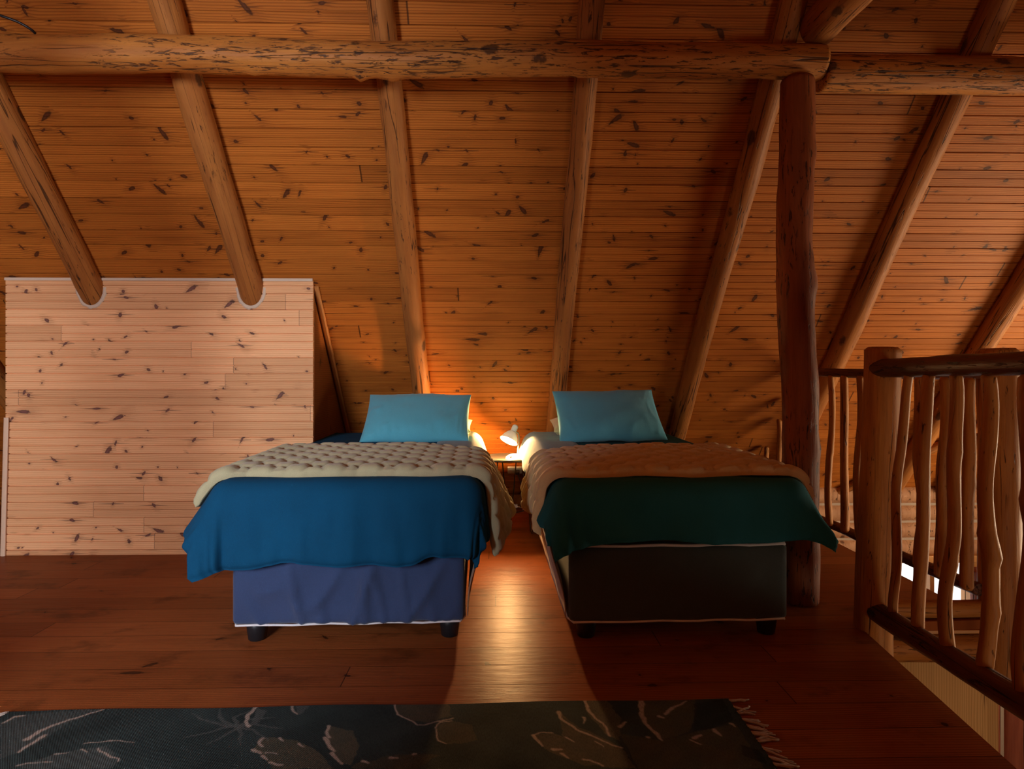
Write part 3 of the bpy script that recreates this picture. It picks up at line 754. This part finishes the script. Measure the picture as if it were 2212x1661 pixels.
# ------------------------------------------------------------------ bedside table, lamp, plugs
TZ = .478
tc = V((.078, 4.12, 0))
tb = thing('side_table', 'small round dark metal tray table between the two beds', 'table', tc)
v_, f_ = lathe_geo([(0, TZ - .006), (.160, TZ - .006), (.177, TZ - .004), (.180, TZ + .004), (.178, TZ + .012), (.175, TZ + .012), (.174, TZ), (0, TZ)], 48)
mesh('tabletop', v_, f_, M['darkmetal'], tb)
for a in (-2.45, -.55, 1.57):
    c_, s_ = math.cos(a), math.sin(a)
    tx, ty = -s_, c_
    pts = [(c_ * .145 + tx * .05, s_ * .145 + ty * .05, TZ - .008), (c_ * .165 + tx * .012, s_ * .165 + ty * .012, .02), (c_ * .168, s_ * .168, .004), (c_ * .165 - tx * .012, s_ * .165 - ty * .012, .02), (c_ * .145 - tx * .05, s_ * .145 - ty * .05, TZ - .008)]
    tube('leg', pts, .004, M['darkmetal'], tb, 8)
lc = on_y(1112, 990, 4.08); lc.z = TZ
lp = thing('desk_lamp', 'small white lit desk lamp standing on the round side table', 'lamp', lc)
v_, f_ = lathe_geo([(0, 0), (.060, 0), (.062, .004), (.058, .014), (.045, .025), (.025, .033), (0, .035)], 32)
mesh('base', v_, f_, M['white'], lp)
stem = curve_pts([(.018, .01, .028), (.024, .012, .08), (.028, .012, .135), (.020, .008, .170), (-.004, .0, .178)], 6)
o = tube('stem', stem, .006, M['grey'], lp, 10); o['label'] = 'slim grey bent stem'
o = box('switch', (-.034, -.050, .012), (-.018, -.038, .026), M['grey'], lp, .003)
ax = V((-.42, -.40, -.82)).normalized(); q = ax.to_track_quat('Z', 'Y').to_matrix()
nk = V((-.012, -.004, .180))
def along(geo): return [nk + q @ p for p in geo[0]], geo[1]
v_, f_ = along(lathe_geo([(.014, -.045), (.019, -.040), (.020, -.006), (.019, .006), (0, .006)], 24)[0:2]); 
v_, f_ = along(lathe_geo([(0, -.05), (.012, -.049), (.018, -.044), (.020, -.036), (.020, .000), (.024, .006)], 24)); mesh('lamp_cap', v_, f_, M['white'], lp)
v_, f_ = along(lathe_geo([(.022, .0), (.034, .012), (.048, .035), (.060, .068), (.0615, .070), (.058, .068), (.046, .036), (.032, .014), (.020, .003)], 32)); mesh('lamp_shade', v_, f_, M['shade'], lp)
v_, f_ = along(lathe_geo([(0, .008), (.012, .010), (.016, .022), (.026, .045), (.026, .058), (.016, .070), (0, .075)], 20)); o = mesh('bulb', v_, f_, M['bulb'], lp)
o['label'] = 'glowing warm bulb'; o.visible_shadow = True
sk = on_roof(1112, 1013); sn = RN
so = thing('wall_socket', 'white wall socket on the pine boards under the side table', 'socket', sk)
Q = Matrix((V((1, 0, 0)), RU, RN)).transposed()
def oriented(name, lo, hi, m, par, b=.004):
    bm = box_arrays(lo, hi, b)
    for v in bm.verts: v.co = Q @ v.co
    me = bpy.data.meshes.new(name); bm.to_mesh(me); bm.free(); return link(name, me, m, par, False)
oriented('socket_plate', (-.055, -.032, .0), (.055, .032, .018), M['white'], so)
oriented('rocker_switch', (-.038, -.012, .018), (-.022, .012, .023), M['white'], so, .002)
pg = tag(oriented('plug', (.006, -.020, .0185), (.036, .012, .045), M['blackplastic'], None), 'black plug pushed into the wall socket under the table', 'plug')
pg.location = sk
cs = [sk + Q @ V((.022, -.018, .035)), sk + V((.05, -.05, -.12)), V((sk.x + .08, 4.70, .03)), V((sk.x + .02, 4.62, .008)), V((.02, 4.66, .008))]
tube('cord', [p_ - sk for p_ in curve_pts(cs, 8)], .0035, M['blackplastic'], pg)
fp = on_z(1100, 1092, .02)
ad = thing('power_adaptor', 'off-white multi-plug adaptor lying on the floor under the side table', 'adaptor', V((fp.x, fp.y, 0)))
box('adaptor_body', (-.055, -.025, .0), (.035, .025, .035), M['white'], ad, .006)
box('adaptor_plug', (.036, -.016, .004), (.062, .016, .030), M['white'], ad, .004)
tube('adaptor_lead', curve_pts([(.06, 0, .012), (.10, -.02, .006), (.13, -.05, .005), (.10, -.08, .005)], 6), .004, M['white'], ad, 8)

# black cable by the beam
p = [on_y(-60, 12, 2.60), on_y(0, 33, 2.60), on_y(40, 48, 2.62), on_y(66, 63, 2.64), on_y(76, 72, 2.66)]
tag(tube('cable', curve_pts(p, 6), .0055, M['blackplastic'], None, 8), 'black cable curving down onto the beam at the top left corner', 'cable')

# ------------------------------------------------------------------ rug
RT = .009
ra, rb = on_z(1567, 1509, RT), on_z(20, 1536, RT)
rug_c = V((0, 0, 0))
X0, X1 = rb.x, ra.x + .01; YB0, YB1 = rb.y, ra.y
def yb_(x): return YB0 + (YB1 - YB0) * (x - X0) / (X1 - X0)
nx_ = 760; xs = np.linspace(X0, X1, nx_)
ys = np.concatenate([np.linspace(0, .44, 130), np.linspace(.45, 1.40, 40)])     # distance from the back edge
gx, gd = np.meshgrid(xs, ys, indexing='ij'); gy = (YB0 + (YB1 - YB0) * (gx - X0) / (X1 - X0)) - gd
gy += .004 * np.sin(gx * 9) * np.exp(-gd * 12)
base = np.array([.034, .050, .050]); leaf = np.array([.115, .105, .072]); dk = np.array([.012, .018, .017]); wh = np.array([.46, .37, .31]); gr = np.array([.105, .115, .110])
def fbm(x, y, s):
    r = np.zeros_like(x); amp = .5
    for k in range(4):
        r += amp * np.sin(x * s * 1.7 ** k + 2.3 * k + 1.3 * np.sin(y * s * 1.3 * 1.6 ** k + k)); amp *= .55
    return r
colr = base[None, None, :] * (1 + .25 * fbm(gx, gy, 17)[..., None])
wx = gx + .004 * fbm(gx, gy, 60); wy = gy + .004 * fbm(gx + 5, gy, 57)
def rp(q): 
    v = on_z(q[0], q[1], RT); return (v.x, v.y)
def poly_mask(px):
    P_ = [rp(q) for q in px]; ins = np.zeros(gx.shape, bool); n_ = len(P_)
    for i in range(n_):
        (xa, ya), (xb, yb2) = P_[i], P_[(i + 1) % n_]
        cnd = ((ya > wy) != (yb2 > wy))
        ins ^= cnd & (wx < (xb - xa) * (wy - ya) / ((yb2 - ya) if abs(yb2 - ya) > 1e-9 else 1e-9) + xa)
    return ins
def fill(px, c, k=.85):
    m_ = poly_mask(px)[..., None] * k * (.75 + .25 * np.clip(fbm(gx, gy, 45)[..., None] + .5, 0, 1)); 
    global colr; colr = colr * (1 - m_) + c * m_
def stroke(px, w0, w1, c=wh, k=.9):
    global colr
    P_ = [rp(q) for q in px]; n_ = len(P_) - 1; best = np.full(gx.shape, 9.0)
    for i in range(n_):
        (xa, ya), (xb, yb2) = P_[i], P_[i + 1]; dx, dy = xb - xa, yb2 - ya; L2 = dx * dx + dy * dy + 1e-12
        t_ = np.clip(((wx - xa) * dx + (wy - ya) * dy) / L2, 0, 1)
        d_ = np.hypot(wx - xa - t_ * dx, wy - ya - t_ * dy) - (w0 + (w1 - w0) * (i + t_) / n_) / 2
        best = np.minimum(best, d_)
    m_ = np.clip(.5 - best / .003, 0, 1)[..., None] * k
    colr = colr * (1 - m_) + c * m_
fill([(850, 1512), (965, 1512), (975, 1545), (930, 1560), (890, 1556), (862, 1545)], leaf * .9)
fill([(975, 1556), (1020, 1565), (1032, 1600), (965, 1608), (944, 1598), (942, 1568)], leaf * .8, .7)
fill([(555, 1530), (578, 1535), (560, 1560), (540, 1570)], gr)
fill([(640, 1524), (668, 1524), (655, 1540), (645, 1545)], gr)
fill([(560, 1592), (640, 1598), (690, 1625), (720, 1661), (590, 1661), (552, 1620)], leaf * .95)
fill([(712, 1568), (760, 1578), (778, 1610), (760, 1652), (735, 1648), (705, 1600)], leaf)
fill([(770, 1650), (860, 1628), (950, 1630), (900, 1661), (760, 1661)], leaf * .7)
fill([(1205, 1535), (1250, 1570), (1345, 1615), (1375, 1661), (1260, 1652), (1185, 1625), (1152, 1588), (1192, 1583), (1215, 1590)], leaf)
fill([(1262, 1510), (1310, 1510), (1340, 1550), (1340, 1600), (1310, 1585), (1270, 1545)], leaf * 1.05)
fill([(1382, 1508), (1500, 1508), (1505, 1530), (1490, 1580), (1430, 1600), (1395, 1570)], leaf * .8)
fill([(1340, 1585), (1430, 1600), (1540, 1570), (1590, 1565), (1650, 1661), (1380, 1661)], leaf * .75)
fill([(1500, 1520), (1560, 1510), (1585, 1555), (1540, 1572), (1497, 1582)], dk)
fill([(1600, 1610), (1640, 1620), (1660, 1655), (1605, 1630)], dk)
fill([(0, 1560), (60, 1542), (230, 1530), (150, 1560), (90, 1600), (40, 1625), (0, 1640)], gr * .9, .55)
fill([(40, 1655), (120, 1628), (230, 1610), (260, 1640), (240, 1661), (40, 1661)], gr, .6)
for k_ in range(9):
    a_ = -2.6 + k_ * .62
    stroke([(495 + 8 * k_ % 30, 1568), (495 + 60 * math.cos(a_), 1568 + 20 * math.sin(a_)), (495 + 115 * math.cos(a_ + .25), 1570 + 42 * math.sin(a_ + .2))], .014, .004, gr, .7)
for px, a_, b_ in (([(852, 1516), (858, 1544), (888, 1556), (900, 1566), (935, 1562), (978, 1550)], .006, .004), ([(975, 1556), (950, 1560), (942, 1572), (945, 1600), (965, 1607)], .004, .003),
                   ([(553, 1527), (535, 1545), (530, 1558), (538, 1569)], .014, .010), ([(630, 1524), (633, 1535), (641, 1543)], .010, .005),
                   ([(567, 1594), (558, 1603), (566, 1612)], .010, .006), ([(549, 1619), (562, 1628)], .014, .007), ([(567, 1634), (578, 1641)], .012, .006), ([(572, 1626), (600, 1628)], .004, .003), ([(584, 1648), (600, 1652), (612, 1652)], .010, .006), ([(605, 1595), (612, 1602)], .010, .004), ([(645, 1606), (655, 1612)], .006, .003),
                   ([(712, 1570), (706, 1582), (712, 1592)], .013, .008), ([(703, 1594), (712, 1612), (722, 1622)], .013, .006), ([(716, 1626), (728, 1640), (737, 1650)], .013, .006), ([(785, 1645), (795, 1648)], .010, .006), ([(845, 1637), (858, 1638)], .010, .006), ([(892, 1629), (900, 1628)], .006, .004),
                   ([(1206, 1538), (1212, 1553), (1225, 1562), (1255, 1580), (1300, 1600), (1345, 1616)], .012, .005), ([(1262, 1512), (1268, 1530), (1280, 1546), (1303, 1563), (1318, 1588)], .011, .007), ([(1385, 1510), (1386, 1540), (1395, 1562), (1410, 1578), (1430, 1598)], .018, .008),
                   ([(1436, 1541), (1455, 1528), (1482, 1515)], .012, .005), ([(1424, 1548), (1432, 1550)], .014, .01), ([(1152, 1588), (1163, 1600), (1173, 1611)], .012, .006), ([(1154, 1587), (1170, 1583), (1192, 1583)], .005, .004), ([(1193, 1620), (1212, 1618)], .011, .006), ([(1213, 1627), (1226, 1637)], .011, .006), ([(1260, 1640), (1275, 1641), (1300, 1654)], .008, .006), ([(1341, 1570), (1350, 1561)], .014, .008), ([(1222, 1592), (1238, 1602)], .008, .005), ([(1286, 1602), (1302, 1612)], .004, .003), ([(1492, 1597), (1515, 1607)], .006, .005), ([(1500, 1593), (1512, 1588)], .012, .008), ([(1542, 1575), (1558, 1588)], .014, .007), ([(1580, 1563), (1588, 1570)], .010, .004), ([(1400, 1592), (1402, 1591)], .010, .008), ([(1260, 1550), (1262, 1562)], .010, .003),
                   ([(10, 1560), (28, 1549), (55, 1545)], .010, .005), ([(60, 1596), (85, 1580), (110, 1568), (160, 1552), (222, 1533)], .018, .005), ([(45, 1622), (70, 1604), (98, 1588)], .010, .012), ([(182, 1606), (235, 1600), (290, 1603)], .004, .003), ([(214, 1617), (228, 1631), (258, 1638), (256, 1644)], .006, .004), ([(120, 1629), (145, 1626)], .006, .003), ([(35, 1655), (60, 1648), (110, 1645)], .005, .003), ([(172, 1620), (190, 1624)], .006, .003)):
    stroke(px, a_, b_)
vs = [(float(gx[i, j]), float(gy[i, j]), RT) for i in range(nx_) for j in range(len(ys))]
w_ = len(ys); fs = [(i * w_ + j, i * w_ + j + 1, (i + 1) * w_ + j + 1, (i + 1) * w_ + j) for i in range(nx_ - 1) for j in range(w_ - 1)]
rg = thing('rug', 'dark green woven rug with pale leaf pattern on the floorboards in front of the beds', 'rug', (0, 0, 0))
rp_ = mesh('rug_body', vs, fs, M['rug'], rg, False)
at2 = rp_.data.color_attributes.new('pattern', 'FLOAT_COLOR', 'POINT')
ca_ = np.concatenate([np.clip(colr, 0, 1).reshape(-1, 3), np.ones((nx_ * w_, 1))], 1).astype(np.float32)
at2.data.foreach_set('color', ca_.ravel())
md = rp_.modifiers.new('thick', 'SOLIDIFY'); md.thickness = .007; md.offset = -1
def tassel(x, y, s, seed):
    rnd = random.Random(seed); prt = []
    da = rnd.uniform(-.5, .5)
    for k in range(rnd.choice((3, 4, 5))):
        a = da + rnd.uniform(-.35, .35); L = rnd.uniform(.045, .075)
        pts = [V((x, y + rnd.uniform(-.006, .006), .008))]
        for q_ in range(1, 6):
            t_ = q_ / 5; a2 = a + 1.0 * t_ * rnd.uniform(-.6, .6)
            pts.append(pts[-1] + V((s * math.cos(a2), math.sin(a2), 0)) * L / 5 + V((0, 0, -.0012)))
        prt.append(tube_geo(pts, [.0028, .0030, .0030, .0028, .0026, .0018], 6))
    v_, f_ = join(prt); return mesh('tassel', v_, f_, M['fringe'], rg)
for k in range(34): tassel(X1 - .002, YB1 - .008 - k * .036, 1, k)
for k in range(24): tassel(X0 + .002, YB0 - .008 - k * .036, -1, 100 + k)

# ------------------------------------------------------------------ light
W_ = bpy.data.worlds.new('world'); bpy.context.scene.world = W_; W_.use_nodes = True
W_.node_tree.nodes['Background'].inputs[0].default_value = (1, .97, .92, 1); W_.node_tree.nodes['Background'].inputs[1].default_value = 1.6

def area(name, loc, target, sx, sy, power, col, spread=PI):
    l = bpy.data.lights.new(name, 'AREA'); l.shape = 'RECTANGLE'; l.size = sx; l.size_y = sy; l.energy = power; l.color = col; l.spread = spread
    o = bpy.data.objects.new(name, l); C.objects.link(o); o.location = loc
    o.rotation_euler = (V(target) - V(loc)).to_track_quat('-Z', 'Y').to_euler(); return o
# dormer on the opposite slope, behind the camera to the left; long unseen wall added beside it to shade the right bed
struct(box('wall_dormer_unseen', (-1.02, -1.75, 0), (-.94, .36, 2.6), M['roof'], None, 0, (1, 2)))
area('daylight_dormer', (-1.72, -1.66, 1.50), (-1.2, 3.6, .7), 1.1, 1.0, 195, (.84, .91, 1.0))
struct(log('unseen_shadow_post', (-1.90, 1.15, 0), (-1.90, 1.15, 3.2), .10, .10, M['post'], 81))  # unseen log post added to throw a soft shadow band on the low wall
# gable window on the right, above the stairwell
area('daylight_gable', (4.5, 3.0, .35), (1.8, 3.0, .75), 1.1, 1.6, 88, (1.0, .80, .54))
area('fill_downstairs', (3.0, -1.6, -1.1), (2.0, 2.7, -.6), 1.2, 1.0, 28, (1.0, .85, .62))  # added fill on the lower boards, with no window behind it
# lamp
l = bpy.data.lights.new('lamp_light', 'POINT'); l.energy = 92; l.color = (1, .54, .20); l.shadow_soft_size = .028
o = bpy.data.objects.new('lamp_light', l); C.objects.link(o); o.location = lc + nk + ax * .082
# added weak warm fill behind the camera, no lamp fitting there
l = bpy.data.lights.new('loft_fill', 'POINT'); l.energy = 9; l.color = (1, .78, .55); l.shadow_soft_size = .25
o = bpy.data.objects.new('loft_fill', l); C.objects.link(o); o.location = (.3, -.9, 1.9)

sc = bpy.context.scene
sc.view_settings.view_transform = 'Standard'; sc.view_settings.look = 'None'; sc.view_settings.gamma = 1; sc.view_settings.exposure = 0
sc.view_settings.use_curve_mapping = False
sc.cycles.use_denoising = True
